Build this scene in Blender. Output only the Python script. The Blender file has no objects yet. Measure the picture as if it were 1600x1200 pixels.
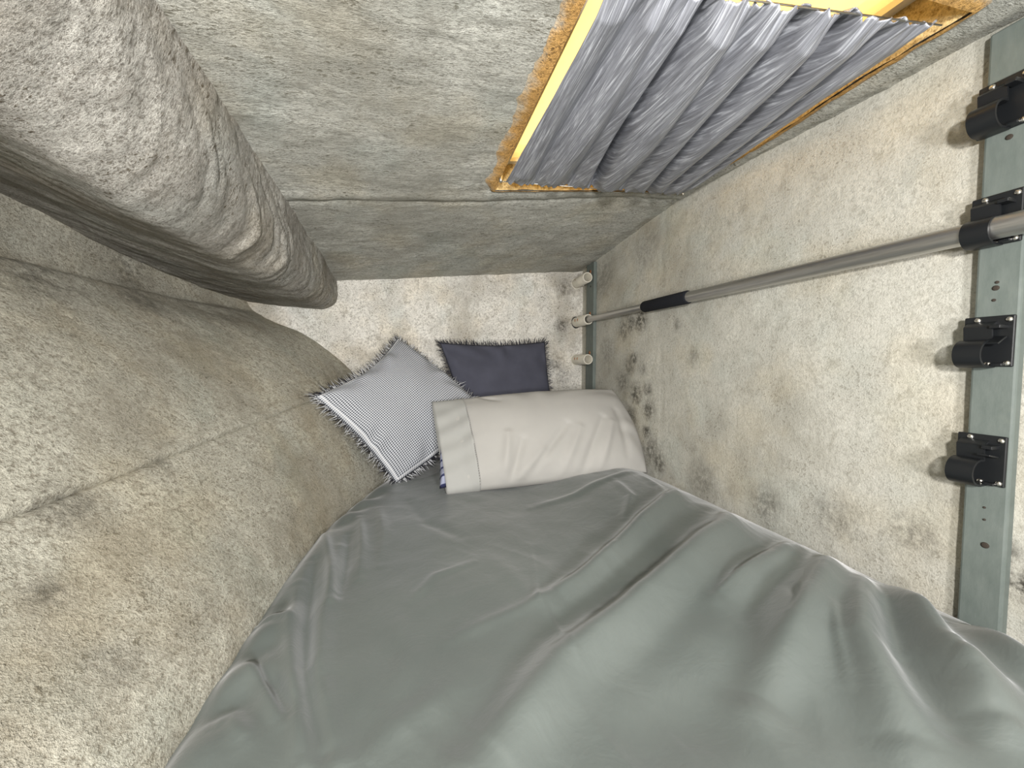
import bpy, bmesh, math, random
import numpy as np
from mathutils import Vector, noise, Matrix
from math import sin, cos, pi, radians, sqrt, exp
random.seed(7); rng = np.random.default_rng(5)
SC = bpy.context.scene
COL = SC.collection
ZC = 0.56                       # eye height over the berth floor; shapes below are given relative to the eye

# ------------------------------------------------------------------ camera, light, exposure
F = 600.0; YAW = radians(14.9); PITCH = radians(3.0)
cam = bpy.data.objects.new('camera', bpy.data.cameras.new('camera')); COL.objects.link(cam)
cam.data.sensor_width = 36; cam.data.lens = 36 * F / 1600; cam.data.clip_start = 0.01
cam.location = (0, 0, ZC); cam.rotation_euler = (pi/2 - PITCH, 0, -YAW)
SC.camera = cam
SC.view_settings.view_transform = 'Standard'; SC.view_settings.look = 'None'
SC.view_settings.gamma = 1; SC.view_settings.use_curve_mapping = False
SC.view_settings.exposure = 0.78

W = bpy.data.worlds.new('sky'); SC.world = W; W.use_nodes = True
bg = W.node_tree.nodes['Background']; bg.inputs[0].default_value = (1.0, 0.62, 0.20, 1); bg.inputs[1].default_value = 1.7

def lamp(name, loc, target, power, size, color=(1, 1, 1)):
    l = bpy.data.lights.new(name, 'AREA'); l.shape = 'DISK'; l.size = size; l.energy = power; l.color = color
    o = bpy.data.objects.new(name, l); COL.objects.link(o)
    o.location = (loc[0], loc[1], loc[2] + ZC)
    d = Vector(target) - Vector(loc); o.rotation_euler = d.to_track_quat('-Z', 'Y').to_euler()
    return o
lamp('unseen_light', (-0.06, -0.34, 0.13), (0.20, 1.0, 0.0), 12.5, 0.09, (1.0, 0.975, 0.95))  # main light behind the camera, source unseen
lamp('unseen_light', (0.20, -0.45, -0.06), (0.15, 1.2, 0.15), 7.5, 0.16, (1.0, 0.985, 1.0))  # added fill light, low behind the camera, source unseen

# ------------------------------------------------------------------ geometry helpers
fw = np.array([sin(YAW)*cos(PITCH), cos(YAW)*cos(PITCH), -sin(PITCH)])
rt = np.array([cos(YAW), -sin(YAW), 0]); up = np.cross(rt, fw)
def ray(x, y): return fw + rt*(x-800)/F + up*(600-y)/F
def hit(x, y, axis, v):
    d = ray(x, y); return d * (v / d[axis])
def L(v, xs, ys): return float(np.interp(v, xs, ys))

origins = {}
def link(o, parent=None):
    COL.objects.link(o)
    if parent is not None: o.parent = parent
    return o
def obj(name, verts, faces, mat, parent=None, smooth=True, origin=None, uvs=None, mats=None, fmat=None):
    """verts in eye-relative coordinates; children are shifted to their thing's origin"""
    base = origins.get(parent.name) if parent is not None else None
    org = np.array(origin if origin is not None else (base if base is not None else (0, 0, 0)), float)
    V = np.asarray(verts, float) - org
    me = bpy.data.meshes.new(name); me.from_pydata([tuple(v) for v in V], [], [tuple(int(i) for i in f) for f in faces]); 
    if mats:
        for m in mats: me.materials.append(m)
        me.polygons.foreach_set('material_index', np.asarray(fmat, dtype=np.int32))
    else: me.materials.append(mat)
    if uvs is not None:
        l = me.uv_layers.new(name='UVMap'); u = np.asarray(uvs, float)
        li = np.empty(len(me.loops), dtype=np.int32); me.loops.foreach_get('vertex_index', li)
        l.data.foreach_set('uv', u[li].ravel())
    if smooth: me.polygons.foreach_set('use_smooth', [True]*len(me.polygons))
    me.update()
    o = bpy.data.objects.new(name, me); link(o, parent)
    if parent is None: o.location = (org[0], org[1], org[2] + ZC)
    elif origin is not None and base is not None:
        o.location = tuple(org - np.array(base))
    origins[o.name] = org
    return o
def thing(name, label, cat, origin, group=None):
    o = bpy.data.objects.new(name, None); COL.objects.link(o); o.empty_display_size = .05
    o.location = (origin[0], origin[1], origin[2] + ZC); origins[o.name] = np.array(origin, float)
    o['label'] = label; o['category'] = cat
    if group: o['group'] = group
    return o
def tag(o, label, cat, group=None):
    o['label'] = label; o['category'] = cat
    if group: o['group'] = group
def struct(o): o['kind'] = 'structure'; return o
def gridfaces(nu, nv, off=0, flip=False, wrapv=False, skip=None):
    f = []
    for i in range(nu-1):
        for j in range(nv if wrapv else nv-1):
            if skip and skip(i, j): continue
            j2 = (j+1) % nv
            q = (off+i*nv+j, off+(i+1)*nv+j, off+(i+1)*nv+j2, off+i*nv+j2)
            f.append(q[::-1] if flip else q)
    return f
def fbm(p, s, oct=3):
    return noise.fractal(Vector(p)*s, 1.0, 2.0, oct)
def box(lo, hi):
    x0, y0, z0 = lo; x1, y1, z1 = hi
    v = [(x0,y0,z0),(x1,y0,z0),(x1,y1,z0),(x0,y1,z0),(x0,y0,z1),(x1,y0,z1),(x1,y1,z1),(x0,y1,z1)]
    f = [(0,3,2,1),(4,5,6,7),(0,1,5,4),(1,2,6,5),(2,3,7,6),(3,0,4,7)]
    return v, f
def bevel(o, w, seg=2):
    m = o.modifiers.new('bevel', 'BEVEL'); m.width = w; m.segments = seg; m.limit_method = 'ANGLE'; return o
def lathe(profile, axis_o, axis_d, n=32, closed=False):
    """profile: list of (distance along axis, radius)"""
    d = np.array(axis_d, float); d /= np.linalg.norm(d)
    a = np.cross(d, (0, 0, 1.0)); 
    if np.linalg.norm(a) < .1: a = np.cross(d, (1.0, 0, 0))
    a /= np.linalg.norm(a); b = np.cross(d, a); V = []
    for (t, r) in profile:
        for k in range(n):
            th = 2*pi*k/n; V.append(np.array(axis_o) + d*t + (a*cos(th) + b*sin(th))*r)
    Fc = gridfaces(len(profile), n, wrapv=True)
    m = len(profile)
    if closed: Fc += [(
        (m-1)*n+k, (m-1)*n+(k+1) % n, (k+1) % n, k) for k in range(n)]
    else:
        Fc.append(tuple(range(n))); Fc.append(tuple(reversed(range((m-1)*n, m*n))))
    return V, Fc
def fix_normals(o):
    bm = bmesh.new(); bm.from_mesh(o.data); bmesh.ops.recalc_face_normals(bm, faces=bm.faces); bm.to_mesh(o.data); bm.free(); return o
def merge(*parts):
    V, Fc = [], []
    for v, f in parts:
        o = len(V); V += [tuple(p) for p in v]; Fc += [tuple(i+o for i in q) for q in f]
    return V, Fc
def sharp(o, ang=40):
    o.data.set_sharp_from_angle(angle=radians(ang)); return o

# ------------------------------------------------------------------ materials
class NT:
    def __init__(s, name):
        s.m = bpy.data.materials.new(name); s.m.use_nodes = True; s.t = s.m.node_tree
        s.b = s.t.nodes['Principled BSDF']; s.out = s.t.nodes['Material Output']; s.tc = None
    def n(s, t, **k):
        x = s.t.nodes.new(t)
        for a, b in k.items(): setattr(x, a, b)
        return x
    def l(s, a, b): s.t.links.new(a, b)
    def coord(s, which='Object', scale=(1, 1, 1), rot=(0, 0, 0)):
        if s.tc is None: s.tc = s.n('ShaderNodeTexCoord')
        mp = s.n('ShaderNodeMapping'); mp.inputs['Scale'].default_value = scale; mp.inputs['Rotation'].default_value = rot
        s.l(s.tc.outputs[which], mp.inputs[0]); return mp.outputs[0]
    def noise(s, vec, scale, detail=4, rough=.55, dist=0):
        x = s.n('ShaderNodeTexNoise'); x.inputs['Scale'].default_value = scale; x.inputs['Detail'].default_value = detail
        x.inputs['Roughness'].default_value = rough; x.inputs['Distortion'].default_value = dist
        s.l(vec, x.inputs['Vector']); return x.outputs['Fac']
    def ramp(s, fac, stops):
        x = s.n('ShaderNodeValToRGB'); e = x.color_ramp.elements
        while len(e) < len(stops): e.new(.5)
        for i, (p, c) in enumerate(stops):
            e[i].position = p; e[i].color = tuple(c) + (1,) if len(c) == 3 else c
        s.l(fac, x.inputs[0]); return x.outputs[0]
    def sramp(s, fac, a, b, va=0., vb=1.):
        x = s.n('ShaderNodeMapRange', interpolation_type='SMOOTHSTEP'); s.l(fac, x.inputs['Value'])
        for k, v in zip(('From Min', 'From Max', 'To Min', 'To Max'), (a, b, va, vb)): x.inputs[k].default_value = v
        return x.outputs[0]
    def math(s, op, a, b=None):
        x = s.n('ShaderNodeMath', operation=op)
        for i, v in enumerate((a, b)):
            if v is None: continue
            if isinstance(v, (int, float)): x.inputs[i].default_value = v
            else: s.l(v, x.inputs[i])
        return x.outputs[0]
    def mix(s, fac, a, b, mode='MIX'):
        x = s.n('ShaderNodeMix', data_type='RGBA', blend_type=mode)
        if isinstance(fac, (int, float)): x.inputs[0].default_value = fac
        else: s.l(fac, x.inputs[0])
        for i, v in ((6, a), (7, b)):
            if isinstance(v, tuple): x.inputs[i].default_value = v if len(v) == 4 else v + (1,)
            else: s.l(v, x.inputs[i])
        return x.outputs[2]
    def bump(s, h, strength, dist, prev=None):
        x = s.n('ShaderNodeBump'); x.inputs['Strength'].default_value = strength; x.inputs['Distance'].default_value = dist
        s.l(h, x.inputs['Height'])
        if prev is not None: s.l(prev, x.inputs['Normal'])
        return x.outputs[0]

ALB = .74
def felt(name, light, mid, dark, stains=(), stretch=(1, 1, 1), grime=.5, bump=1.0, rot=(0, 0, 0), thr=0.0, fade=None, con=1.0):
    light = tuple(x*ALB for x in light); mid = tuple(x*ALB*.86 for x in mid); dark = tuple(x*.8 for x in dark)
    t = NT(name); v = t.coord('Object'); vs = t.coord('Object', stretch, rot)
    big = t.noise(v, 3.4, 4, .6); med = t.noise(vs, 26, 6, .7, .5); fine = t.noise(vs, 120, 5, .75, .15); fib = t.noise(vs, 330, 3, .75)
    grain = t.math('ADD', t.math('MULTIPLY', fine, .6), t.math('MULTIPLY', fib, .4))
    c = t.ramp(grain, [(.40, tuple(a*.85*con + b*(1-con) for a, b in zip(mid, light))), (.50 + thr, light), (.60, tuple(min(1, x*(1+.3*con)) for x in light))])
    c = t.mix(t.sramp(big, .44, .64, 0, .55), c, mid)
    c = t.mix(t.sramp(med, .52, .70, 0, .45 + .4*grime), c, mid)
    sp = t.math('MULTIPLY', t.sramp(fine, .51, .62), t.sramp(t.noise(v, 11, 4, .65), .44, .62))
    c = t.mix(t.math('MULTIPLY', sp, min(1, grime*1.5)), c, dark)
    warm = t.noise(v, 6.0, 3); c = t.mix(t.sramp(warm, .45, .70, 0, .6), c, (1.0, .94, .84), 'MULTIPLY')
    cool = t.noise(t.coord('Object', (1.3, 1.1, .9), (.4, .2, .7)), 5.0, 3); c = t.mix(t.sramp(cool, .5, .70, 0, .6), c, (.93, .98, 1.0), 'MULTIPLY')
    if fade:
        sx_ = t.n('ShaderNodeSeparateXYZ'); t.l(t.coord('UV'), sx_.inputs[0])
        ff = t.math('ADD', sx_.outputs[0], t.math('MULTIPLY', t.math('SUBTRACT', t.noise(v, 35, 5, .7), .5), 1.1))
        c = t.mix(t.sramp(ff, .15, .95), c, t.mix(grain, tuple(x*.7 for x in fade), tuple(x*1.25 for x in fade)))
    if stains:
        acc = None; brk = t.noise(v, 55, 6, .75)
        for (p, r, k) in stains:
            sub = t.n('ShaderNodeVectorMath', operation='DISTANCE'); t.l(v, sub.inputs[0]); sub.inputs[1].default_value = tuple(p)
            m = t.math('MULTIPLY', t.sramp(sub.outputs['Value'], r*.1, r*1.15, 1, 0), k)
            acc = m if acc is None else t.math('MAXIMUM', acc, m)
        acc = t.math('MULTIPLY', acc, t.sramp(brk, .36, .60, .12, 1))
        c = t.mix(acc, c, tuple(x*.22 for x in dark))
    t.l(c, t.b.inputs['Base Color']); t.b.inputs['Roughness'].default_value = 1.0
    t.b.inputs['Specular IOR Level'].default_value = .08
    b = t.bump(med, .30*bump, .008); b = t.bump(fine, .75*bump, .005, b); b = t.bump(fib, .7*bump, .0022, b)
    t.l(b, t.b.inputs['Normal']); return t.m

def plain(name, col, rough=.5, metal=0., nscale=0, nstr=.0, var=0., spec=.5):
    t = NT(name); t.b.inputs['Roughness'].default_value = rough; t.b.inputs['Metallic'].default_value = metal
    t.b.inputs['Specular IOR Level'].default_value = spec
    v = t.coord('Object'); nz = t.noise(v, nscale or 40, 4, .6)
    c = t.ramp(nz, [(.3, tuple(x*(1-var) for x in col)), (.7, tuple(min(1, x*(1+var)) for x in col))])
    t.l(c, t.b.inputs['Base Color'])
    if nstr: t.l(t.bump(nz, nstr, .002), t.b.inputs['Normal'])
    return t.m

LT, MD, DK = (.60, .565, .47), (.36, .335, .265), (.13, .115, .08)
mould_r = [((.8, 1.33, .13), .05, .7), ((.8, 1.30, .19), .05, .5), ((.8, 1.29, -.01), .05, .6), ((.8, 1.33, -.07), .06, .6), ((.8, 1.27, -.20), .06, .7), ((.8, 1.45, .05), .08, .35), ((.8, 1.10, -.33), .05, .8), ((.8, .90, -.33), .07, .4), ((.8, .70, -.33), .06, .5), ((.8, 1.02, .12), .03, .4), ((.8, 1.5, .36), .12, .4), ((.8, 1.2, .40), .10, .35), ((.8, 1.22, .155), .055, .95), ((.8, 1.28, .15), .05, .8), ((.8, 1.26, .02), .035, .9), ((.8, 1.20, -.02), .03, .5),
           ((.8, 1.17, -.09), .035, .8), ((.8, 1.24, -.11), .06, .8), ((.8, 1.16, -.16), .05, .8), ((.8, 1.17, -.24), .035, 1.0), ((.8, 1.14, -.30), .07, .7),
           ((.8, .95, .02), .04, .4), ((.8, .335, -.26), .03, .9), ((.8, .31, -.30), .03, .9), ((.8, .43, -.28), .05, .5), ((.8, .55, -.30), .07, .4)]
mould_e = [((.70, 1.71, .35), .06, .8), ((.69, 1.70, .18), .05, .85), ((.66, 1.70, .0), .06, .7), ((.70, 1.70, -.05), .06, .5)]
M_right = felt('aged_felt_right', (.62, .605, .53), (.46, .44, .365), DK, mould_r, grime=.36, bump=.6, con=.5)
M_end = felt('aged_felt_end', (.97, .94, .86), (.50, .46, .38), DK, mould_e, grime=.5, bump=.9, con=.8)
M_hull = felt('aged_felt_hull', (.56, .54, .45), (.40, .365, .285), (.14, .12, .08), [((-.45, .62, -.20), .06, .7), ((-.43, .78, -.18), .04, .5), ((-.30, .5, -.31), .04, .6), ((-.38, .52, -.25), .03, .6), ((-.66, .9, .17), .10, .5), ((-.60, 1.1, .16), .08, .5), ((-.72, .9, .27), .10, .7), ((-.66, 1.2, .24), .10, .6), ((-.30, .62, -.36), .05, .3)],
              (.55, .9, 1.3), .5, 1.1, (0, .7, 0))
M_box = felt('aged_felt_box', (.55, .53, .475), (.33, .305, .255), (.12, .10, .07), (), (1.2, 1.5, .45), .75, 1.5)
M_ceil = felt('aged_felt_ceiling', (.62, .615, .55), (.42, .41, .35), (.13, .12, .085), (), (.6, 1.5, 1), .55, 1.2)
M_rear = plain('low_bounce_paint', (.10, .09, .075), .8, var=.1)
M_floor = plain('berth_board', (.35, .30, .22), .8, var=.2)

# ------------------------------------------------------------------ the shell
YK = [-1, .34, .60, .76, 1.01, 1.3, 1.6, 1.8]
ZR = [.45, .464, .479, .491, .500, .478, .450, .432]
ZL = [.42, .415, .405, .395, .372, .345, .312, .292]
def zc(x, y):
    a = L(y, YK, ZL); b = L(y, YK, ZR)
    return a + (b-a)*(x+.27)/1.07
def yend(x): return 1.6 + .1*(x+.5)
def hitc(px, py, off=0.0):
    d = ray(px, py); s = .45/d[2]
    for _ in range(60): s = .5*s + .5*(zc(d[0]*s, d[1]*s)+off)/d[2]
    return d*s

# ceiling with the hatch opening
HX0, HX1, HY0, HY1 = .209, .713, .352, .952
def skew(x, y):
    u = min(1, max(0, (y-.42)/.35)); return x + .036*u*u*(3-2*u)*exp(-((x-HX1)/.055)**2)
xs = sorted(set(np.round(np.concatenate([np.linspace(-.45, .86, 132), [HX0, HX1, .8]]), 4)))
ys = sorted(set(np.round(np.concatenate([np.linspace(-1, .3, 60), np.linspace(.3, 1.8, 190), [HY0, HY1]]), 4)))
V = []
for y in ys:
    for x in xs:
        z = zc(x, y) + .003*fbm((x, y, 0), 9, 4) + .0015*fbm((x*.5, y*1.6, 3), 40, 3)
        s = 1.015 + .008*sin(x*9) - y                       # stitched seam across the ceiling
        z += .0045*exp(-(s/.006)**2) - .004*exp(-((s-.03)/.02)**2)
        ridge = abs(x-.765); z -= .004*exp(-(ridge/.02)**2) if y < 1.0 else 0
        # soft swollen rim round the opening
        dx = max(HX0-x, 0, x-HX1); dy = max(HY0-y, 0, y-HY1); dd = sqrt(dx*dx+dy*dy)
        z += .005*exp(-(dd/.012)**2)
        V.append((skew(x, y), y, z))
nx = len(xs)
skip = lambda i, j: ys[i] >= HY0-1e-6 and ys[i+1] <= HY1+1e-6 and xs[j] >= HX0-1e-6 and xs[j+1] <= HX1+1e-6
ceil = struct(obj('ceiling', V, gridfaces(len(ys), nx, skip=skip), M_ceil))
m = ceil.modifiers.new('thick', 'SOLIDIFY'); m.thickness = .012; m.offset = -1

# hatch: lining of the opening, frame, frosted pane
M_lining = felt('yellow_orange_lining', (.72, .56, .28), (.50, .34, .14), (.30, .16, .05), (), grime=.4, bump=.8)  # lining coloured yellow-orange throughout
def ring(z0, z1, off, n=60):
    V = []
    per = [(HX0, HY0), (HX1, HY0), (HX1, HY1), (HX0, HY1)]
    pts = []
    for k in range(4):
        a, b = np.array(per[k]), np.array(per[(k+1) % 4])
        for i in range(n): pts.append(a + (b-a)*i/n)
    for j in range(9):
        t = j/8
        for p0 in pts:
            p = p0; zb = zc(*p)
            c = np.array([(HX0+HX1)/2, (HY0+HY1)/2]); p = np.array([skew(p[0], p[1]), p[1]]); q = c + (p-c)*(1 + off*t)
            z = zb + z0 + (z1-z0)*t
            k = .004*fbm((q[0], q[1], z), 22, 3)
            V.append((q[0]+k, q[1]+k, z))
    return V, gridfaces(9, len(pts), wrapv=True)
v, f = ring(-.002, .075, -.07)
win = struct(obj('window_1', v, f, M_lining))
M_lip = felt('warm_glow_rim_felt', (.78, .46, .16), (.50, .29, .10), (.12, .07, .03), (), grime=.6, bump=1.3, fade=(.50, .49, .425))  # daylight glow painted in as orange, fading out into the ceiling felt
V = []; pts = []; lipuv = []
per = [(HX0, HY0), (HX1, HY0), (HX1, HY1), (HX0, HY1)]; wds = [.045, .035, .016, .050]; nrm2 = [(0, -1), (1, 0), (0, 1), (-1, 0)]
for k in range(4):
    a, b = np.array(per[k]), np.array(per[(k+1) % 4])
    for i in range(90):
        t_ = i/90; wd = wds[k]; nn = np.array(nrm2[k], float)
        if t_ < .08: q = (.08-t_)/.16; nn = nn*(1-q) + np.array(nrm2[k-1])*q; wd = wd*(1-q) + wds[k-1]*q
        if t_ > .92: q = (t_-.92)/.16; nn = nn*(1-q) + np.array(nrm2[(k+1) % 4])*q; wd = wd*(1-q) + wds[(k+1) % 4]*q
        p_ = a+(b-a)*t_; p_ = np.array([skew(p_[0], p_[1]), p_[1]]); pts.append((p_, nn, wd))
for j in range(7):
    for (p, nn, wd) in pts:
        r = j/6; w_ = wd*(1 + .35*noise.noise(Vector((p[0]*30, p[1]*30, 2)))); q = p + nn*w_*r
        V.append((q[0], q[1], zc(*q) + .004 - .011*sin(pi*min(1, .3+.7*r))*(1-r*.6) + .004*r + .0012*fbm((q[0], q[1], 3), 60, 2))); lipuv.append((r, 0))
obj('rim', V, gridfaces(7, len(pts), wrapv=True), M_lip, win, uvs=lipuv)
v1, f1 = box((HX0+.0, HY0+.0, .50), (HX1, HY1, .512))
M_pane = NT('frosted_hatch_pane'); M_pane.t.nodes.remove(M_pane.b)
tr = M_pane.n('ShaderNodeBsdfTranslucent'); tr.inputs[0].default_value = (.95, .93, .85, 1)
tp = M_pane.n('ShaderNodeBsdfTransparent'); mx = M_pane.n('ShaderNodeMixShader'); mx.inputs[0].default_value = .5
nn = M_pane.noise(M_pane.coord('Object'), 30, 3); M_pane.l(M_pane.ramp(nn, [(.3, (.93, .9, .82)), (.7, (.97, .95, .9))]), tr.inputs[0])
M_pane.l(tp.outputs[0], mx.inputs[1]); M_pane.l(tr.outputs[0], mx.inputs[2]); M_pane.l(mx.outputs[0], M_pane.out.inputs[0])
def tilt(v):
    return [(x, y, z - .50 + zc(x, y) + .062) for (x, y, z) in v]
obj('pane', tilt(v1), f1, M_pane.m, win, smooth=False)
M_frame = plain('painted_hatch_frame', (.75, .72, .62), .5)
fr = []
for lo, hi in (((HX0-.03, HY0-.03, .49), (HX0+.03, HY1+.03, .53)), ((HX1-.03, HY0-.03, .49), (HX1+.03, HY1+.03, .53)),
               ((HX0-.03, HY0-.03, .4905), (HX1+.03, HY0+.03, .5295)), ((HX0-.03, HY1-.03, .4905), (HX1+.03, HY1+.03, .5295))):
    v, f = box(lo, hi); fr.append((tilt(v), f))
obj('window_frame', *merge(*fr), M_frame, win, smooth=False)

# right wall, end wall, added rear wall, floor
V = []; ys2 = np.linspace(-1, 1.85, 260); zs = np.linspace(-.56, .53, 110)
for y in ys2:
    for z in zs:
        V.append((.8 + .0022*fbm((0, y, z), 7, 3) + .0012*fbm((2, y*1.4, z), 45, 3) + .0018*exp(-((y-1.10-.01*sin(9*z))/.004)**2), y, z))
wr = struct(obj('wall_right', V, gridfaces(260, 110, flip=True), M_right))
m = wr.modifiers.new('thick', 'SOLIDIFY'); m.thickness = .03; m.offset = -1
V = []; xs3 = np.linspace(-.95, .83, 180)
for x in xs3:
    for z in zs:
        V.append((x, yend(x) + .002*fbm((x, 0, z), 8, 3) + .0014*fbm((x, 5, z), 45, 3), z))
we = struct(obj('wall_front', V, gridfaces(180, 110, flip=True), M_end))
m = we.modifiers.new('thick', 'SOLIDIFY'); m.thickness = .03; m.offset = -1
v, f = box((-1.1, -1.03, -.56), (.83, -1.0, .60)); struct(obj('wall_rear_added', v, f, M_rear, smooth=False))  # unseen wall added for light bounce, painted dark to limit it
v, f = box((-1.1, -1.03, -.60), (.83, 1.85, -.56)); struct(obj('floor', v, f, M_floor, smooth=False))

# hull side: loft of cross sections (x, z)
SEC = {
 -1.0: [(-.27,-.56),(-.262,-.41),(-.47,-.185),(-.60,.0),(-.71,.10),(-.765,.16),(-.79,.188),(-.85,.198),(-.93,.50)],
  .30: [(-.27,-.56),(-.262,-.41),(-.465,-.184),(-.60,.0),(-.69,.10),(-.74,.158),(-.765,.188),(-.825,.198),(-.89,.50)],
  .56: [(-.26,-.56),(-.256,-.41),(-.45,-.178),(-.575,0),(-.665,.10),(-.712,.158),(-.735,.187),(-.79,.197),(-.85,.48)],
  .79: [(-.245,-.56),(-.243,-.41),(-.42,-.167),(-.54,0),(-.625,.10),(-.675,.156),(-.70,.184),(-.755,.194),(-.81,.45)],
 1.05: [(-.21,-.56),(-.211,-.41),(-.36,-.141),(-.475,0),(-.57,.10),(-.625,.152),(-.655,.177),(-.71,.19),(-.755,.42)],
 1.30: [(-.14,-.56),(-.135,-.41),(-.275,-.108),(-.365,.0),(-.485,.10),(-.57,.15),(-.60,.172),(-.65,.188),(-.69,.38)],
 1.45: [(-.08,-.56),(-.08,-.41),(-.225,-.108),(-.31,0),(-.43,.10),(-.525,.15),(-.557,.17),(-.605,.19),(-.63,.35)],
 1.60: [(-.02,-.56),(-.02,-.41),(-.165,-.11),(-.25,0),(-.371,.105),(-.468,.15),(-.500,.168),(-.53,.195),(-.56,.32)],
 1.80: [(.06,-.56),(.06,-.41),(-.085,-.11),(-.17,0),(-.30,.105),(-.40,.15),(-.43,.168),(-.47,.195),(-.50,.30)]}
def catmull(P, T, t):
    """interpolate rows P at knots T (monotone cubic-ish, finite difference tangents)"""
    P = np.asarray(P, float); T = np.asarray(T, float)
    i = int(np.clip(np.searchsorted(T, t) - 1, 0, len(T)-2))
    h = T[i+1]-T[i]; u = (t-T[i])/h
    def tan(k):
        if k == 0: return (P[1]-P[0])/(T[1]-T[0])
        if k == len(T)-1: return (P[-1]-P[-2])/(T[-1]-T[-2])
        return ((P[k]-P[k-1])/(T[k]-T[k-1]) + (P[k+1]-P[k])/(T[k+1]-T[k]))/2
    m0, m1 = tan(i)*h, tan(i+1)*h
    return (2*u**3-3*u**2+1)*P[i] + (u**3-2*u**2+u)*m0 + (-2*u**3+3*u**2)*P[i+1] + (u**3-u**2)*m1
KY = sorted(SEC); KP = [SEC[k] for k in KY]
def hull_section(y): return catmull(KP, KY, min(max(y, -1), 1.8))
PT = [0, 1, 2, 3, 4, 4.8, 5.3, 5.7, 7]       # profile parameter; crease kept at the seam (2) by splitting
def hull(y, s):
    S = hull_section(y)
    if s <= 2: return catmull(S[:3], PT[:3], s)
    if s <= 5.5: return catmull(S[2:], PT[2:], s)
    return catmull(S[2:], PT[2:], s)
sgrid = np.concatenate([np.linspace(0, 1, 6)[:-1], np.linspace(1, 1.9, 28)[:-1], np.linspace(1.9, 2.1, 34)[:-1], np.linspace(2.1, 5.7, 86)[:-1], np.linspace(5.7, 7, 16)])
ygrid = np.concatenate([np.linspace(-1, .3, 50)[:-1], np.linspace(.3, 1.8, 230)])
G = np.zeros((len(ygrid), len(sgrid), 3))
for i, y in enumerate(ygrid):
    for j, s in enumerate(sgrid):
        x, z = hull(y, s); G[i, j] = (x, y, z)
du = np.gradient(G, axis=0); dv = np.gradient(G, axis=1); N = np.cross(du, dv); N /= np.linalg.norm(N, axis=2, keepdims=True) + 1e-12
if N[100, 60, 0] < 0: N = -N
D = np.zeros(G.shape[:2])
for i in range(len(ygrid)):
    for j, s in enumerate(sgrid):
        p = G[i, j]; D[i, j] = .0025*fbm(p, 6, 3) + .0016*fbm((p[0], p[1]*.8, p[2]*1.3), 36, 3)
        wv = .03*sin(p[1]*14)*0
        D[i, j] -= .011*exp(-((s-2.0)/.016)**2)
        D[i, j] += .003*exp(-((s-2.06)/.04)**2)
G2 = G + N*D[..., None]
hull_o = struct(obj('wall_left', G2.reshape(-1, 3), gridfaces(len(ygrid), len(sgrid)), M_hull))
m = hull_o.modifiers.new('thick', 'SOLIDIFY'); m.thickness = .01; m.offset = 0

# padded overhead box along the left side
BS = {
 -1.0: [(-.98,.50),(-.98,.44),(-.60,.33),(-.43,.255),(-.385,.27),(-.35,.31),(-.31,.37),(-.28,.425),(-.275,.50)],
  .30: [(-.93,.50),(-.93,.44),(-.62,.355),(-.435,.290),(-.395,.290),(-.35,.32),(-.30,.36),(-.275,.42),(-.272,.50)],
  .53: [(-.88,.50),(-.88,.43),(-.58,.320),(-.415,.253),(-.378,.256),(-.337,.29),(-.295,.34),(-.275,.405),(-.272,.48)],
  .70: [(-.85,.48),(-.85,.40),(-.55,.285),(-.388,.222),(-.355,.226),(-.314,.265),(-.285,.325),(-.275,.395),(-.272,.46)],
  .90: [(-.81,.46),(-.81,.365),(-.51,.255),(-.36,.212),(-.325,.222),(-.292,.26),(-.279,.32),(-.275,.375),(-.272,.44)],
 1.18: [(-.73,.42),(-.70,.285),(-.48,.228),(-.34,.205),(-.306,.217),(-.280,.25),(-.273,.30),(-.271,.345),(-.270,.40)],
 1.60: [(-.60,.34),(-.56,.222),(-.45,.215),(-.335,.212),(-.300,.216),(-.274,.235),(-.267,.265),(-.266,.305),(-.265,.35)],
 1.80: [(-.56,.34),(-.52,.222),(-.42,.215),(-.33,.212),(-.296,.216),(-.272,.235),(-.265,.265),(-.264,.305),(-.263,.35)]}
BY = sorted(BS); BP = [BS[k] for k in BY]; BT = [0, 1, 2.6, 3.6, 4.1, 4.6, 5.3, 6, 7]
sg = np.concatenate([np.linspace(0, 1, 8)[:-1], np.linspace(1, 7, 120)])
yg = np.concatenate([np.linspace(-1, .25, 60)[:-1], np.linspace(.25, 1.8, 330)])
G = np.zeros((len(yg), len(sg), 3))
for i, y in enumerate(yg):
    S = catmull(BP, BY, y)
    for j, s in enumerate(sg):
        x, z = (S[0] + (S[1]-S[0])*s) if s < 1 else catmull(S[1:], BT[1:], s); G[i, j] = (x, y, z)
du = np.gradient(G, axis=0); dv = np.gradient(G, axis=1); N = np.cross(du, dv); N /= np.linalg.norm(N, axis=2, keepdims=True) + 1e-12
if N[150, 80, 0] < 0: N = -N
for i, y in enumerate(yg):
    for j, s in enumerate(sg):
        p = G[i, j].copy()
        e = exp(-((s-5.0)/.9)**2)                              # felt bunches where it turns under
        arc = y + .05*(s-4.2)**2*(1 if s > 4.2 else -.6) + .012*fbm((y, s*.4, 8), 6, 2)
        w = (abs(noise.noise(Vector((arc*34, s*.35, 1.3)))))
        w2 = noise.noise(Vector((arc*80, s*.5, 4)))
        d = .005*fbm(p, 8, 3) + .0015*fbm(p, 40, 3) + e*(.0075*(.35-w) + .0022*w2)*min(1, max(.25, (y-.2)*2))
        d += .009*exp(-((arc-.875)/.010)**2)*exp(-((s-4.5)/.55)**2)
        d += .008*exp(-((arc-1.03)/.012)**2)*exp(-((s-4.6)/.6)**2)
        G[i, j] += N[i, j]*d
bx = struct(obj('trim_1', G.reshape(-1, 3), gridfaces(len(yg), len(sg)), M_box))
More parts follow.
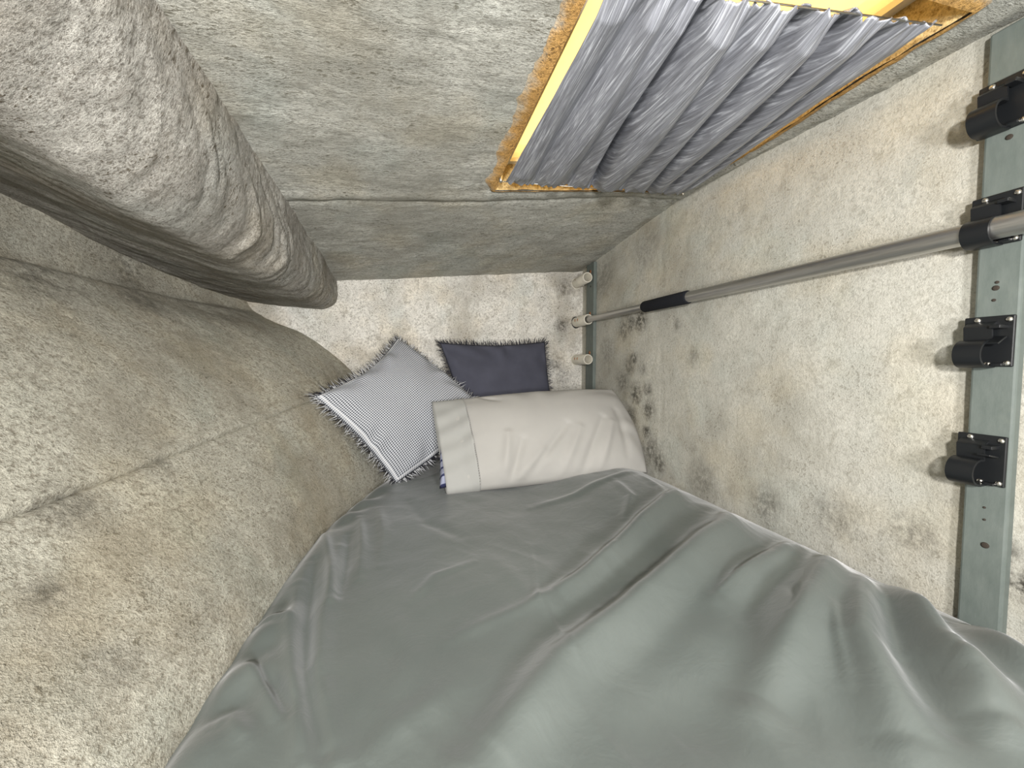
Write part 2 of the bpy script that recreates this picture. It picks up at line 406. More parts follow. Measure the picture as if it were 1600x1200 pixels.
m = bx.modifiers.new('thick', 'SOLIDIFY'); m.thickness = .01; m.offset = 0

# ------------------------------------------------------------------ bed cover
t = NT('grey_green_satin_cotton'); v = t.coord('Object')
n1 = t.noise(v, 5, 3); c = t.ramp(n1, [(.3, (.084, .097, .089)), (.7, (.106, .120, .110))])
wv = t.noise(t.coord('Object', (1, 6, 1), (0, 0, .5)), 500, 2); t.l(c, t.b.inputs['Base Color'])
t.b.inputs['Roughness'].default_value = .38; t.b.inputs['Sheen Weight'].default_value = .25; t.b.inputs['Sheen Roughness'].default_value = .4
t.b.inputs['Specular IOR Level'].default_value = .55
b = t.bump(t.noise(v, 16, 4, .6, .5), .35, .006); b = t.bump(wv, .12, .001, b); t.l(b, t.b.inputs['Normal'])
M_sheet = t.m
def P(*pts): return np.array([hit(x, y, 2, -.395)[:2] for x, y in pts])
folds = [   # (polyline in the bed plane, height, width)
 (P((1072,792),(1055,808),(990,855),(905,918),(860,945)), .022, .026),
 (P((1158,830),(1130,870),(1010,950),(885,1044),(795,1154),(740,1220)), .027, .034),
 (P((1100,830),(1040,880),(930,960)), -.008, .024),
 (P((1262,880),(1215,915),(1119,961)), .014, .020),
 (P((1305,900),(1290,955),(1240,1030),(1180,1110)), .024, .030),
 (P((1235,905),(1190,960),(1150,1000)), -.007, .020),
 (P((1368,950),(1350,1000),(1345,1060),(1390,1150),(1420,1210)), .022, .024),
 (P((1372,945),(1378,1010),(1395,1065),(1480,1190)), -.014, .018),
 (P((1395,955),(1420,1005),(1460,1060),(1515,1140),(1560,1210)), .026, .022),
 (P((1470,1020),(1480,1060),(1490,1100)), -.012, .018),
 (P((1515,1030),(1560,1080),(1640,1160)), .022, .020),
 (P((1490,1110),(1550,1150),(1590,1210)), .012, .022),
 (P((1300,1010),(1305,1050),(1325,1110)), .005, .005),
 (P((1115,958),(1160,935),(1205,905)), .004, .006),
 (P((1235,960),(1238,990),(1228,1010)), -.005, .007),
 (P((780,880),(830,930),(870,1000)), .003, .02),
 (P((830,855),(840,940),(885,1010),(905,1060)), .0022, .006),
 (P((700,1000),(860,935),(960,880)), .005, .016),
 (P((640,940),(680,900),(740,880)), .004, .012),
 (P((505,822),(514,870),(518,936)), .012, .012),
 (P((492,870),(480,950),(476,1035),(506,1172)), -.012, .012),
 (P((465,905),(452,980),(460,1060),(474,1190)), .012, .014),
 (P((532,850),(505,960),(495,1060),(530,1190)), .010, .016),
 (P((545,830),(540,880),(528,925)), -.009, .012),
 (P((562,805),(566,850),(562,900)), .009, .012),
 (P((592,790),(600,830),(596,880)), .005, .014),
 (P((385,1030),(412,1070),(440,1123)), .008, .010),
 (P((400,1015),(430,1060),(455,1110)), -.008, .009),
 (P((400,960),(430,955),(450,962)), .007, .008),
 (P((330,1120),(360,1110),(385,1150)), .006, .012),
 (P((640,780),(665,815),(720,840)), -.005, .018),
 (P((830,795),(900,785),(1000,758)), .007, .018),
 (P((960,775),(985,800),(975,830)), .007, .014),
 (P((1000,765),(1030,790),(1035,815)), .007, .014),
 (P((620,960),(640,1020),(610,1100)), .004, .02),
 (P((905,1060),(1000,1010),(1090,960)), -.006, .035),
 (P((960,1180),(1040,1120),(1150,1080),(1290,1130)), -.016, .06),
 (P((560,1190),(640,1120),(700,1080)), .005, .02),
]
def seg_d(X, Y, poly):
    best = np.full(X.shape, 9.); bt = np.zeros(X.shape); tot = 0
    Ls = np.linalg.norm(np.diff(poly, axis=0), axis=1); T = Ls.sum()
    for k in range(len(poly)-1):
        a, b = poly[k], poly[k+1]; d = b-a; u = np.clip(((X-a[0])*d[0]+(Y-a[1])*d[1])/(d@d), 0, 1)
        dd = np.hypot(X-a[0]-u*d[0], Y-a[1]-u*d[1]); m = dd < best
        best = np.where(m, dd, best); bt = np.where(m, (tot+u*Ls[k])/T, bt); tot += Ls[k]
    return best, bt
NU, NV = 330, 400
uu = np.linspace(0, 1, NU); yy = np.concatenate([np.linspace(-.95, .2, 60)[:-1], np.linspace(.2, 1.66, NV-59)])
def hull_x_at(y, z):
    s = np.linspace(.9, 2.2, 27); P_ = np.array([hull(y, k) for k in s]); return float(np.interp(z, P_[:, 1], P_[:, 0]))
XL = np.array([hull_x_at(y, -.405) for y in yy]) + .006
XR = .788
XRY = XR - .008*np.exp(-((yy-.344)/.035)**4) - .004*np.exp(-((yy-1.6)/.06)**4)
X = XL[:, None] + (XRY[:, None] - XL[:, None])*uu[None, :]; Y = np.repeat(yy[:, None], NU, 1)
YE = 1.6 + .1*(X+.5) - .010; Y = np.where(Y > 1.2, 1.2 + (Y-1.2)*(YE-1.2)/.46, Y)
Z = np.full(X.shape, -.408)
hump_ = lambda q: np.interp(q, [-.5,.30,.42,.52,.60,.66,.72,.788], [0,.006,.026,.050,.060,.067,.056,.031]); Z += (hump_(X-.02)+hump_(X)+hump_(X+.02))/3                       # rides up against the right wall
Z += .010*np.exp(-((X-.15)/.25)**2)
for poly, hgt, wid in folds:
    d, tt = seg_d(X, Y, poly); tap = np.sin(np.clip(tt, .03, .97)*pi)**.45
    fw_ = np.clip((.785-X)/.13, 0, 1)**1.2 if poly[:, 0].max() > .5 else 1.0
    Z += fw_*hgt*(1.4 if hgt > .012 else 1.0)*tap*np.exp(-(d/(wid*(.98 if wid > .018 else .85)))**2)
for i in range(NV):
    for j in range(NU):
        p = (X[i, j], Y[i, j], 0); Z[i, j] += .0035*fbm(p, 4, 3)
        r = noise.noise(Vector((p[0]*9 + 3*noise.noise(Vector(p)*3), p[1]*9, 5.)))
        Z[i, j] += .0022*(.25-abs(r))
dl = X - XL[:, None]
Z += -.014*np.exp(-(dl/.018)**2)                               # rolls down beside the hull
Z += .006*np.exp(-((dl-.04)/.03)**2)*np.sin(Y*38+3*np.sin(Y*11))
dr = XR - X; Z -= .030*np.exp(-(dr/.012)**2)
top = np.stack([X, Y, Z], 2).reshape(-1, 3)
bot = top.copy(); bot[:, 2] = -.559; bot[:, 0] = bot[:, 0].clip(None, .785) + .02*(1-uu[None, :].repeat(NV, 0).ravel())**6
nT = len(top); Fc = gridfaces(NV, NU, flip=True)
edge = [(i*NU) for i in range(NV)]
def side(ids, flip):
    o = []
    for a, b in zip(ids[:-1], ids[1:]):
        q = (a, b, b+nT, a+nT); o.append(q[::-1] if flip else q)
    return o
Fc += side([i*NU for i in range(NV)], True) + side([i*NU+NU-1 for i in range(NV)], False) + side(list(range(NU)), False) + side([(NV-1)*NU+j for j in range(NU)], True)
sheet = obj('bed_cover', np.concatenate([top, bot]), Fc, M_sheet, origin=(.2, .4, -.56))
fix_normals(sheet)
tag(sheet, 'grey-green wrinkled fabric cover spread over the whole berth mattress', 'bed cover')
def bed_z(x, y):
    i = int(np.argmin(abs(yy-y))); j = int(np.argmin(abs(X[i]-x))); return Z[i, j]

# ------------------------------------------------------------------ cushions
def puff(name, corners, thick, mat, parent, concave=.05, n=70, wr=.004, seed=0., uvscale=1., bulge=(1, 1), prof=.55, disp=None, side_bias=(1., .6)):
    """closed pillow shape; corners TL, TR, BR, BL"""
    TL, TR, BR, BL = [np.array(c, float) for c in corners]
    nrm = np.cross(TR-TL, BL-TL); nrm /= np.linalg.norm(nrm)
    ctr = (TL+TR+BR+BL)/4
    if nrm @ (-ctr) < 0: nrm = -nrm
    V = []; UV = []
    def pos(u, v, sgn):
        # concave edges
        cx_ = concave if np.isscalar(concave) else (concave[3] if u < .5 else concave[1]); cy_ = concave if np.isscalar(concave) else (concave[0] if v < .5 else concave[2])
        a = u + cx_*(u-.5)*-2*(1-abs(2*v-1)**1.6)*abs(2*u-1)
        b = v + cy_*(v-.5)*-2*(1-abs(2*u-1)**1.6)*abs(2*v-1)
        p = TL*(1-a)*(1-b) + TR*a*(1-b) + BR*a*b + BL*(1-a)*b
        e = (max(0, 1-abs(2*u-1)**2.4))**prof * (max(0, 1-abs(2*v-1)**2.4))**prof
        h = thick*e*side_bias[0 if sgn > 0 else 1]
        cu = min(u, 1-u); cv = min(v, 1-v); ed = min(cu, cv)
        k = noise.noise(Vector((u*4+seed, v*4, sgn)))*wr*2.2*e**.3
        ang = math.atan2(v-.5, u-.5); rr = math.hypot(u-.5, v-.5)
        k += wr*1.6*sin(ang*11+4*noise.noise(Vector((u*3, v*3, seed))))*exp(-((ed-.06)/.07)**2)*min(1, ed*30)
        if disp: h2 = disp(u, v, sgn)
        else: h2 = 0
        return p + nrm*(sgn*h + (k + h2)*(1 if sgn > 0 else -1)*min(1, ed*25))
    for sgn in (1, -1):
        for i in range(n+1):
            for j in range(n+1):
                u, v = i/n, j/n; V.append(pos(u, v, sgn)); UV.append((u*uvscale, v*uvscale))
    m = n+1; f = gridfaces(m, m) + gridfaces(m, m, off=m*m, flip=True)
    o = obj(name, V, f, mat, parent, uvs=UV)
    bm = bmesh.new(); bm.from_mesh(o.data); bmesh.ops.remove_doubles(bm, verts=bm.verts, dist=1e-5)
    bmesh.ops.recalc_face_normals(bm, faces=bm.faces); bm.to_mesh(o.data); bm.free()
    return o, pos, nrm
def fringe(name, pos, nrm, parent, mats, n_edge=150, length=.02, width=.0011, edges=(0, 1, 2, 3), seed=1):
    r = random.Random(seed); V = []; Fc = []; FM = []
    for e in edges:
        for k in range(n_edge):
            t = (k + r.random())/n_edge
            u, v = {0: (t, 0), 1: (1, t), 2: (t, 1), 3: (0, t)}[e]
            p = np.array(pos(u, v, 1)); c = np.array(pos(.5 + (u-.5)*.9, .5 + (v-.5)*.9, 0.001)); 
            q0 = np.array(pos({0: t, 1: .97, 2: t, 3: .03}[e], {0: .03, 1: t, 2: .97, 3: t}[e], 0.001))
            out = p-q0; out = out - nrm*(out@nrm); out /= np.linalg.norm(out)+1e-9
            along = np.cross(out, nrm); cd = (t-.5)*2
            corner = abs(cd)**6*cd * (1 if e in (0, 2) else 1)
            sgn = 1 if ((np.array(pos(min(1, u+.02) if e in (0, 2) else u, min(1, v+.02) if e in (1, 3) else v, 1))-p)@along) > 0 else -1
            d = out + along*(sgn*corner*.8 + r.gauss(0, .33)) + nrm*r.gauss(0, .28)
            d /= np.linalg.norm(d); ln = length*r.uniform(.6, 1.15)
            w = np.cross(d, nrm); w /= np.linalg.norm(w); w2 = np.cross(w, d)
            bend = along*r.gauss(0, .18)*ln + nrm*r.gauss(0, .12)*ln
            base = p - d*.003; o = len(V)
            for q, ww in ((base, width), (base + d*ln*.55 + bend*.35, width*.85), (base + d*ln + bend, width*.25)):
                for a in (0, 2.094, 4.189): V.append(q + (w*cos(a) + w2*sin(a))*ww)
            mi = 0 if r.random() < .5 else 1
            for s in (0, 3):
                for a in range(3):
                    b = (a+1) % 3; Fc.append((o+s+a, o+s+b, o+s+3+b, o+s+3+a)); FM.append(mi)
            Fc.append((o+6, o+7, o+8)); FM.append(mi)
    ob = obj(name, V, Fc, None, parent, mats=mats, fmat=FM); ob['kind'] = 'stuff'; return ob

# checked weave
t = NT('black_white_check_weave'); uv = t.n('ShaderNodeTexCoord').outputs['UV']
sep = t.n('ShaderNodeSeparateXYZ'); t.l(uv, sep.inputs[0])
fx = t.math('FRACT', t.math('MULTIPLY', sep.outputs[0], 60)); fy = t.math('FRACT', t.math('MULTIPLY', sep.outputs[1], 60))
a = t.math('GREATER_THAN', fx, .48); b_ = t.math('GREATER_THAN', fy, .48)
both = t.math('MULTIPLY', a, b_); anyy = t.math('MAXIMUM', a, b_)
c = t.mix(anyy, (.60, .615, .635), (.34, .355, .38)); c = t.mix(both, c, (.035, .037, .045))
edge_ = t.math('MINIMUM', t.math('MINIMUM', sep.outputs[0], t.math('SUBTRACT', 1., sep.outputs[0])), t.math('MINIMUM', sep.outputs[1], t.math('SUBTRACT', 1., sep.outputs[1])))
stit = t.math('LESS_THAN', t.math('ABSOLUTE', t.math('SUBTRACT', edge_, .022)), .0035)
c = t.mix(t.math('MULTIPLY', stit, .7), c, (.8, .8, .8))
t.l(c, t.b.inputs['Base Color']); t.b.inputs['Roughness'].default_value = .9; t.b.inputs['Specular IOR Level'].default_value = .1
t.l(t.bump(t.math('ADD', fx, fy), .3, .001), t.b.inputs['Normal']); M_check = t.m
M_thw = plain('white_thread', (.60, .61, .62), .9, spec=.1); M_thb = plain('black_thread', (.03, .03, .04), .9, spec=.1)
M_navy = plain('slate_navy_cotton', (.062, .064, .084), .85, nscale=12, nstr=.1, var=.12, spec=.15)
M_thn = plain('navy_thread', (.03, .031, .045), .9, spec=.1); M_thg = plain('grey_thread', (.30, .31, .36), .9, spec=.1)
M_case = plain('pale_grey_cotton', (.37, .36, .335), .8, nscale=6, nstr=.12, var=.05, spec=.2)
M_cuff = plain('pale_grey_cotton_hem', (.335, .335, .315), .8, nscale=6, nstr=.12, var=.05, spec=.2)

# checked cushion: leans into the corner, lowest corner on the bed
cc = [(-.045, 1.52, .10), (.275, 1.46, -.17), (-.050, 1.325, -.40), (-.272, 1.24, -.095)]
th = thing('checked_cushion', 'square black and white checked cushion with frayed edges leaning on the left wall', 'cushion', (0.02, 1.36, -.40))
o, pos, nrm = puff('cushion_cover', cc, .055, M_check, th, concave=(-.015, -.05, .03, .085), seed=3.1, wr=.0035)
fringe('fringe', pos, nrm, th, [M_thw, M_thb], 200, .030, .0011, seed=4)

# navy cushion: stands behind the pillow against the end wall
nc = [(.118, 1.575, .085), (.580, 1.615, .098), (.625, 1.52, -.385), (.24, 1.475, -.385)]
th = thing('navy_cushion', 'dark navy cushion with frayed edges standing against the end wall', 'cushion', (.42, 1.5, -.40))
o, pos, nrm = puff('cushion_cover', nc, .045, M_navy, th, concave=.03, seed=9.7, wr=.004)
fringe('fringe', pos, nrm, th, [M_thn, M_thn, M_thg], 150, .030, .0012, seed=8)

# grey pillow, leaning back, open end to the left
pc = [(.085, 1.345, -.135), (.765, 1.345, -.100), (.782, 1.135, -.372), (.115, 1.150, -.392)]
th = thing('bed_pillow', 'large pale grey rectangular pillow leaning back at the head of the bed', 'pillow', (.44, 1.2, -.40))
PF = [((.30,.55),(.245,.93), .010, .020), ((.36,.62),(.27,1.0), -.010, .018), ((.60,.50),(.36,.95), -.009, .018), ((.66,.55),(.52,.97), .008, .02),
      ((.80,.45),(.62,.98), -.011, .020), ((.84,.5),(.72,.95), .008, .018), ((.90,.35),(.88,.85), -.007, .02), ((.22,.05),(.30,.14), -.006, .012), ((.45,.75),(.30,.98), .007, .02)]
def pdisp(u, v, sgn):
    if sgn < 0: return 0
    h = 0
    for (a, b, hh, w) in PF:
        ax, ay = a; dx, dy = b[0]-a[0], b[1]-a[1]
        q = min(1, max(0, ((u-ax)*dx*4 + (v-ay)*dy)/(dx*dx*4+dy*dy))); d = math.hypot((u-ax-q*dx)*2, v-ay-q*dy)
        h += hh*exp(-(d/(w*2))**2)*sin(min(.95, max(.12, q*.9+.1))*pi)**.5
    return h
puff('pillowcase', pc, .085, M_case, th, concave=(-.022, -.035, .0, .0), n=110, wr=.0018, seed=5.5, disp=pdisp, prof=.5, side_bias=(1., .75))
# hem sleeve over the open end
TL, TR, BR, BL = [np.array(c) for c in pc]
nr = np.cross(TR-TL, BL-TL); nr /= np.linalg.norm(nr); nr = nr if nr @ (-(TL+BR)/2) > 0 else -nr
def sleeve(u0, u1, grow, nu=14, nv=50, th_=.0025, lift=0):
    V = []
    for i in range(nu):
        u = u0 + (u1-u0)*i/(nu-1)
        for k in range(2*nv):
            front = k < nv; v = (k/(nv-1)) if front else 1-(k-nv)/(nv-1)
            p = TL*(1-u)*(1-v)+TR*u*(1-v)+BR*u*v+BL*(1-u)*v
            e = max(0, 1-abs(2*v-1)**2.4)**.5
            uu_ = max(u, 0.0); hh = .085*(max(0, 1-abs(2*max(uu_, .085)-1)**2.4))**.5*e*(1. if front else .75)
            hh *= (.62 + .38*min(1, max(0, (u-u0)/(u1-u0))))
            w = .0022*sin(v*31+u*20)*e + .003*noise.noise(Vector((u*14, v*6, 2.)))
            V.append(p + nr*((1 if front else -1)*(hh+grow+w)))
    return V, gridfaces(nu, 2*nv, wrapv=True)
v, f = sleeve(-.018, .135, .0065)
cuff = obj('hem', v, f, M_cuff, th); m = cuff.modifiers.new('thick', 'SOLIDIFY'); m.thickness = .003; m.offset = 0
# stitched line on the hem edge
V, Fc = [], []
for k in range(46):
    v_ = .03 + .94*k/45; u = .132
    e = max(0, 1-abs(2*v_-1)**2.4)**.5; hh = .085*(1-abs(2*u-1)**2.4)**.5*e
    p = TL*(1-u)*(1-v_)+TR*u*(1-v_)+BR*u*v_+BL*(1-u)*v_ + nr*(hh+.0088)
    vv, ff = box((p[0]-.0013, p[1]-.0013, p[2]-.0022), (p[0]+.0013, p[1]+.0013, p[2]+.0022)); V, Fc = merge((V, Fc), (vv, ff))
obj('stitching', V, Fc, plain('grey_stitching', (.20, .195, .18), .9), cuff, smooth=False)
# blue striped inner pillow end showing in the opening
t = NT('blue_striped_ticking'); g = t.n('ShaderNodeTexCoord').outputs['UV']; sp_ = t.n('ShaderNodeSeparateXYZ'); t.l(g, sp_.inputs[0])
s_ = t.math('GREATER_THAN', t.math('FRACT', t.math('MULTIPLY', sp_.outputs[1], 11)), .72)
t.l(t.mix(s_, (.30, .32, .42), (.03, .035, .10)), t.b.inputs['Base Color']); t.b.inputs['Roughness'].default_value = .8
sh = np.array([-.006, 0, -.004])
ic = [TL*.97+TR*.03+sh, TL*.8+TR*.2, (BL*.8+BR*.2)*.9+TL*.1*.8+TR*.1*.2, BL*.93+TL*.07+np.array([-.03, 0, 0])]
ic = [c + nr*(-.012) for c in ic]
puff('inner_pillow', ic, .04, t.m, th, concave=.01, n=40, seed=1.2, prof=.3)

# orange wooden slatted block peeking between the cushions
M_wood = NT('orange_varnished_wood'); v = M_wood.coord('Object', (1, 1, 8))
cw = M_wood.ramp(M_wood.noise(v, 30, 4), [(.3, (.36, .13, .03)), (.7, (.62, .27, .07))]); M_wood.l(cw, M_wood.b.inputs['Base Color']); M_wood.b.inputs['Roughness'].default_value = .4
th = thing('wooden_rack', 'small orange wooden slatted rack showing between the two cushions', 'rack', (.12, 1.60, -.41))
for k in range(4):
    z0 = -.215 + k*.04; v, f = box((.05, 1.575, z0), (.20, 1.592, z0+.034)); bevel(obj('slat', v, f, M_wood.m, th, smooth=False), .002)
for x in (.13, .175):
    v, f = box((x, 1.592, -.40), (x+.02, 1.606, -.065)); bevel(obj('upright', v, f, M_wood.m, th, smooth=False), .002)

# ------------------------------------------------------------------ curtain under the hatch
t = NT('crinkled_silver_satin'); uv = t.coord('UV', (70, 2.2, 1)); 
str_ = t.noise(uv, 3.0, 5, .62, .8); t2 = t.noise(t.coord('UV', (240, 14, 1)), 1.0, 4, .7, .5)
c = t.ramp(str_, [(.36, (.17, .175, .195)), (.54, (.29, .30, .33)), (.68, (.60, .62, .66))]); t.l(c, t.b.inputs['Base Color'])  # pale streaks paint the glints of the crinkles into the colour
t.b.inputs['Metallic'].default_value = .3; t.b.inputs['Roughness'].default_value = .38; t.b.inputs['Specular IOR Level'].default_value = .7
b = t.bump(str_, .25, .004); b = t.bump(t2, .40, .002, b); t.l(b, t.b.inputs['Normal']); M_silk = t.m
CFL, CFR, CNR, CNL = hitc(790, 284, -.013), hitc(1062, 304, -.013), hitc(1460, 38, -.013), hitc(954, -28, -.013)
print('curtain', CFL, CFR, CNR, CNL)
pleats = [  # (s far, s near, depth, width): + hangs down, - is a crease
 (.05, .04, .010, .05), (.14, .10, -.010, .025), (.22, .16, .014, .06), (.31, .21, -.010, .03), (.37, .24, .010, .03), (.43, .275, -.034, .022), (.53, .36, .018, .07),
 (.61, .44, -.014, .028), (.69, .50, .014, .05), (.77, .565, -.026, .024), (.81, .64, .016, .06), (.88, .72, -.030, .026), (.92, .80, .014, .05), (.965, .89, -.022, .020), (.99, .96, .006, .03)]
nu, nv = 340, 170; V = []; UV = []
for j in range(nv):
    tt = j/(nv-1)
    for i in range(nu):
        s = i/(nu-1)
        p = (CFL*(1-s)+CFR*s)*(1-tt) + (CNL*(1-s)+CNR*s)*tt
        z = -.012*sin(pi*tt)*sin(pi*min(1, max(0, s)))                 # slight sag
        body = min(1, tt/.10, (1-tt)/.07)
        for sf, sn, dp, w in pleats:
            c0 = sf + (sn-sf)*(tt**.9) + .012*sin(tt*5+sf*20); z -= 1.6*dp*exp(-((s-c0)/w)**2)*(.10+.75*body)*(1 if 0.02 < s else 1)
        hem = exp(-(tt/.035)**2) + exp(-((1-tt)/.04)**2)
        z += hem*(.0028*sin(s*110+3*sin(s*31)) + .0015*sin(s*230))
        y = .0035*hem*sin(s*95+2*sin(s*23))
        z += .0012*noise.noise(Vector((s*60, tt*9, 1))) 
        sx = 0
        V.append((p[0]+sx, p[1]+y, p[2]+z)); UV.append((s, tt))
th = thing('curtain', 'silver grey crinkled satin curtain stretched under the ceiling hatch', 'curtain', tuple((CFL+CNR)/2 + np.array([0, 0, .005])))
cu = obj('curtain_cloth', V, gridfaces(nv, nu), M_silk, th, uvs=UV); m = cu.modifiers.new('thick', 'SOLIDIFY'); m.thickness = .0012
M_wire = plain('curtain_wire_metal', (.5, .48, .42), .35, 1.)
for a, b in ((CFL, CFR), (CNL, CNR)):
    d = (b-a)/np.linalg.norm(b-a); a2 = a - d*.012; b2 = b + d*.012
    v, f = lathe([(0, .0011), (np.linalg.norm(b2-a2), .0011)], a2, b2-a2, 10); cw_ = obj('curtain_wire', v, f, M_wire, th)
    for q in ((a2, b2) if a is CFL else ()):
        v, f = lathe([(0, .003), (.004, .0045), (.016, .0045), (.02, .002)], q - np.array([0, 0, .002]), (0, 0, 1), 12); obj('wire_hook', v, f, M_wire, cw_)

# ------------------------------------------------------------------ pole fittings on the right wall
t = NT('grey_green_painted_wood'); v = t.coord('Object', (1, 3, 1))
c = t.ramp(t.noise(v, 25, 5, .65), [(.3, (.095, .115, .102)), (.7, (.130, .150, .135))])
c = t.mix(t.sramp(t.noise(t.coord('Object'), 7, 4, .7), .58, .72, 0, .35), c, (.22, .235, .19)); t.l(c, t.b.inputs['Base Color'])
t.b.inputs['Roughness'].default_value = .65; t.l(t.bump(t.noise(v, 160, 4), .12, .001), t.b.inputs['Normal']); M_board = t.m
M_blk = plain('black_plastic', (.007, .008, .009), .40, nscale=200, nstr=.05, spec=.45)
M_scr = plain('bright_screw', (.75, .73, .68), .25, 1.)
M_hole = plain('dark_screw_hole', (.03, .022, .015), .9)
M_rust = plain('rust_mark', (.28, .12, .05), .9)
bt = thing('mounting_board', 'grey-green painted upright board on the right wall nearest the camera, carrying black clips', 'board', (.79, .36, -.40))
z0, z1 = -.45, .455
def lean(z): return .3445 + .004*(z+.05)
V = []
for z in (z0, z1):
    yc = lean(z)
    V += [(.784, yc-.022, z), (.80, yc-.022, z), (.80, yc+.022, z), (.784, yc+.022, z)]
bevel(obj('board', V, [(0,1,2,3)[::-1], (4,5,6,7), (0,1,5,4), (1,2,6,5), (2,3,7,6), (3,0,4,7)], M_board, bt, smooth=False), .003)
fix_normals(bt.children[0])
for (px, py, r) in ((1577,214,.0035),(1558,441,.002),(1556,450,.0035),(1553,469,.002),(1538,793,.0015),(1538,812,.0015),(1539,852,.0042)):
    q = hit(px, py, 0, .7835); v, f = lathe([(0, r), (.0012, r), (.0016, r*.6)], (.7842, q[1], q[2]), (-1, 0, 0), 14)
    obj('screw_hole', v, f, M_hole, bt)

def make_clip(zc_, label):
    yc = .3495
    t_ = thing('pole_clip', label, 'clip', (.784, yc, zc_), 'black pole clips on the near board')
    X0 = .7838
    v, f = box((X0-.004, yc-.0245, zc_-.035), (X0, yc+.0245, zc_+.035)); bevel(obj('back_plate', v, f, M_blk, t_, smooth=False), .0015)
    # strap: rounded hook open to the near side
    prof = []
    for k in range(9): prof.append((X0-.004-.002*k/8*1.0 - .0075*k/8, zc_+.026 - .006*k/8))
    cx, cz, r = X0-.0175, zc_-.0175, .0178
    for k in range(25):
        a = radians(70 + 205*k/24); prof.append((cx + r*cos(a), cz + r*sin(a)))
    prof.append((X0-.003, zc_-.0345))
    pr_ = np.array(prof); dd = np.gradient(pr_, axis=0); nn_ = np.stack([-dd[:, 1], dd[:, 0]], 1); nn_ /= np.linalg.norm(nn_, axis=1, keepdims=True)
    inner, outer = pr_ + nn_*.0016*-1, pr_ + nn_*.0016
    V = []
    y0, y1 = yc-.008, yc+.020
    for yv in (y0, y1):
        for q in outer: V.append((q[0], yv, q[1]))
        for q in inner: V.append((q[0], yv, q[1]))
    m_ = len(prof); Fq = []
    for k in range(m_-1):
        Fq += [(k, k+1, 2*m_+k+1, 2*m_+k), (m_+k+1, m_+k, 3*m_+k, 3*m_+k+1), (k+1, k, m_+k, m_+k+1), (2*m_+k, 2*m_+k+1, 3*m_+k+1, 3*m_+k)]
    Fq += [(0, 2*m_, 3*m_, m_), (m_-1, 2*m_-1, 4*m_-1, 3*m_-1)]
    s = obj('hook', V, Fq, M_blk, t_); fix_normals(s); sharp(s)
    # gussets under the hook roots
    for (za, zb, dx) in ((.017, .022, .016), (-.034, -.030, .008)):
        v, f = box((X0-.004-dx, yc-.018, zc_+za), (X0-.003, yc-.007, zc_+zb)); bevel(obj('gusset', v, f, M_blk, s, smooth=False), .001)
    for (dy, dz) in ((-.019, .029), (.011, .0300), (-.019, -.030), (-.001, -.0315)):
        v, f = lathe([(0, .0036), (.0012, .0034), (.0022, .002), (.0024, .0005)], (X0-.0038, yc+dy, zc_+dz), (-1, 0, 0), 16)
        obj('screw', v, f, M_scr, t_)
    return t_, s
CZ = [.350, .1975, .031, -.1345]
CL = ['black plastic clip at the top of the near board, partly out of frame',
      'black plastic clip that the metal pole runs through',
      'empty black plastic clip directly below the one holding the pole',
      'lowest empty black clip on the near board']
def flap(parent, yc, zc_, a):
    # spring tongue inside an empty clip
    X0 = .7835; c_, s_ = cos(a), sin(a); V = []
    v, f = box((-.020, -.013, -.0012), (0, .0, .0012)); V = [(X0-.006 + p[0]*c_ - p[2]*s_, yc + p[1], zc_ + .006 + p[0]*s_ + p[2]*c_) for p in v]
    bevel(obj('tongue', V, f, M_blk, parent, smooth=False), .0006)
for k, z in enumerate(CZ):
    c_, hk = make_clip(z, CL[k])
    if k in (2, 3): flap(hk, .3435, z, .5 if k == 2 else -.2)

# far board with its sockets
bf = thing('mounting_board', 'narrow grey painted upright board in the far right corner behind the pillow', 'board', (.79, 1.6, -.40))
v, f = box((.785, 1.555, -.38), (.80, 1.628, .448)); bevel(obj('board', v, f, M_board, bf, smooth=False), .002)
for z in (.41, .225, .05):
    v, f = lathe([(0, .009), (.0006, .009)], (.7851, 1.59, z), (-1, 0, 0), 14); obj('rust_mark', v, f, M_rust, bf)
v, f = lathe([(0, .004), (.001, .004)], (.7851, 1.585, .345), (-1, 0, 0), 12); obj('screw_hole', v, f, M_hole, bf)
M_sock = plain('yellowed_white_plastic', (.60, .57, .48), .45, nscale=50, var=.1)
SL = ['cream plastic tube socket at the top of the far board under the ceiling', 'cream plastic tube socket holding the far end of the metal pole', 'cream plastic tube socket lowest on the far board, empty']
PX, PZ = .757, .192
for k, z in enumerate((.378, PZ+.004, .020)):
    s = thing('pole_socket', SL[k], 'socket', (.76, 1.66, z), 'cream pole sockets on the far board')
    ax = (PX+.006, 1.685, z); d = (-.05 if k == 0 else 0., -1, .0)
    v, f = lathe([(0, .023), (.125, .023), (.128, .0215), (.128, .0185), (.125, .0172), (.02, .0172), (.018, .001)], ax, d, 40)
    tb = o = obj('tube', v, f, M_sock, s); sharp(o)
    v, f = lathe([(0, .028), (.004, .028), (.006, .022)], (ax[0], 1.700, z), (0, -1, 0), 30); 
    v2, f2 = box((ax[0]-.012, 1.68, z-.012), (.80, 1.695, z+.012)); vv, ff = merge((v, f), (v2, f2)); o = obj('bracket', vv, ff, M_blk if k == 1 else M_sock, s); sharp(o)
    for q in (.035, .062):
        v, f = box((ax[0]-.0245, ax[1]-q-.0025, z-.002), (ax[0]-.0215, ax[1]-q+.0015, z+.009)); obj('slot', v, f, M_rust, tb, smooth=False)
    if k != 1:
        v, f = lathe([(0, .007), (.012, .007), (.015, .003)], (ax[0], 1.662, z), (0, -1, 0), 20); obj('screw', v, f, M_hole, s)

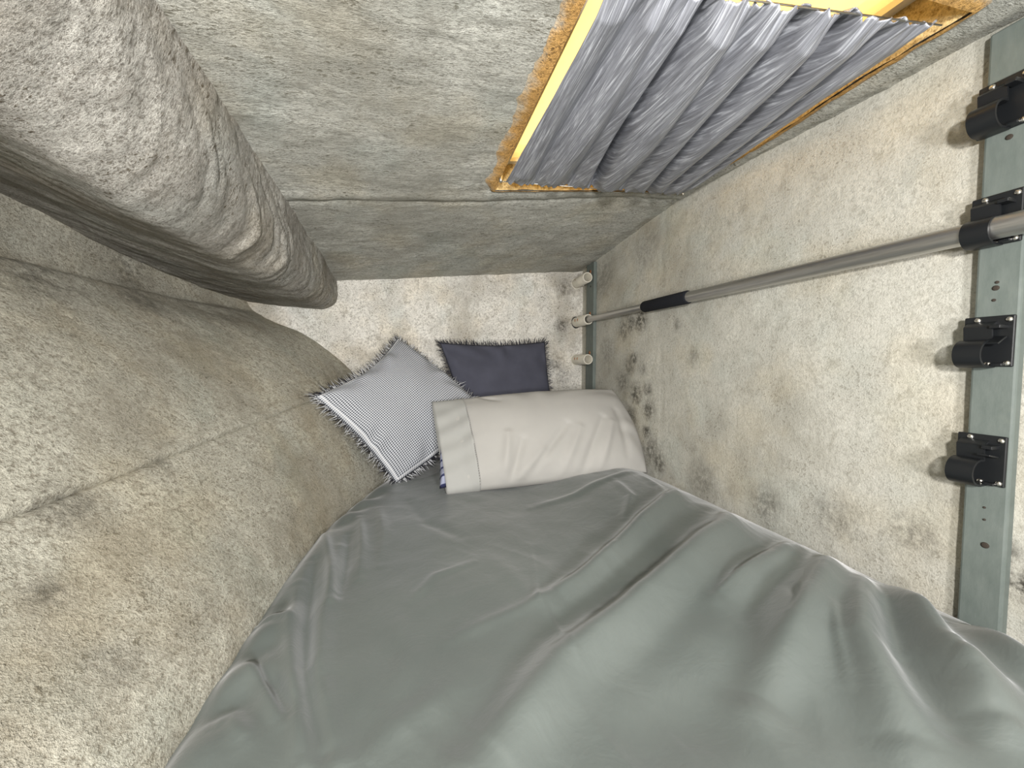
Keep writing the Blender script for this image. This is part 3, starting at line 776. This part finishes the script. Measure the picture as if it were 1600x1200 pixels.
# telescopic pole
t = NT('brushed_aluminium'); v = t.coord('Object', (1, .05, 1)); t.b.inputs['Metallic'].default_value = 1.
t.l(t.ramp(t.noise(v, 300, 3), [(.3, (.46, .455, .435)), (.7, (.60, .59, .57))]), t.b.inputs['Base Color']); t.b.inputs['Roughness'].default_value = .42
pt = thing('telescopic_pole', 'brushed metal telescopic pole with a black foam grip along the right wall', 'pole', (PX, .9, PZ))
a = np.array([PX+.006, 1.62, .196]); b = np.array([.7665, .20, .1815]); d = (b-a)/np.linalg.norm(b-a)
def at_y(y): return a + d*((a[1]-y)/abs(d[1]))
def tube(name, y0, y1, r, mat):
    p, q = at_y(y0), at_y(y1); Ln = np.linalg.norm(q-p)
    v, f = lathe([(0, r*.9), (.001, r), (Ln-.001, r), (Ln, r*.9)], p, q-p, 40); return sharp(obj(name, v, f, mat, pt))
tube('thin_tube', 1.62, 1.00, .0125, t.m); tube('thick_tube', .99, -.35, .0150, t.m)
gp, gq = at_y(1.145), at_y(.93); Ln = np.linalg.norm(gq-gp)
M_foam = plain('black_foam', (.010, .011, .014), .9, nscale=300, nstr=.3, spec=.2)
v, f = lathe([(0, .0128), (.001, .0165), (.006, .0185), (Ln-.006, .0190), (Ln-.001, .017), (Ln, .0152)], gp, gq-gp, 40); sharp(obj('foam_grip', v, f, M_foam, pt), 60)

# ------------------------------------------------------------------ bedding gives way under the cushions
from mathutils.bvhtree import BVHTree
VV, FF = [], []
for o in COL.objects:
    if o.type == 'MESH' and o.parent is not None and o.parent.name in ('checked_cushion', 'navy_cushion', 'bed_pillow', 'wooden_rack'):
        off = Vector(o.parent.location) + Vector(o.location); k = len(VV)
        VV += [v.co + off for v in o.data.vertices]; FF += [tuple(i+k for i in p.vertices) for p in o.data.polygons]
tree = BVHTree.FromPolygons(VV, FF); so = sheet.location; me = sheet.data
for i in range(nT):
    v = me.vertices[i]; w = v.co + so
    if w.y < .98: continue
    h_ = tree.ray_cast(Vector((w.x, w.y, 0.0)), Vector((0, 0, 1)), .6)
    if h_[0] is not None and h_[0].z - .0015 < w.z: v.co.z = h_[0].z - .0015 - so.z
me.update()
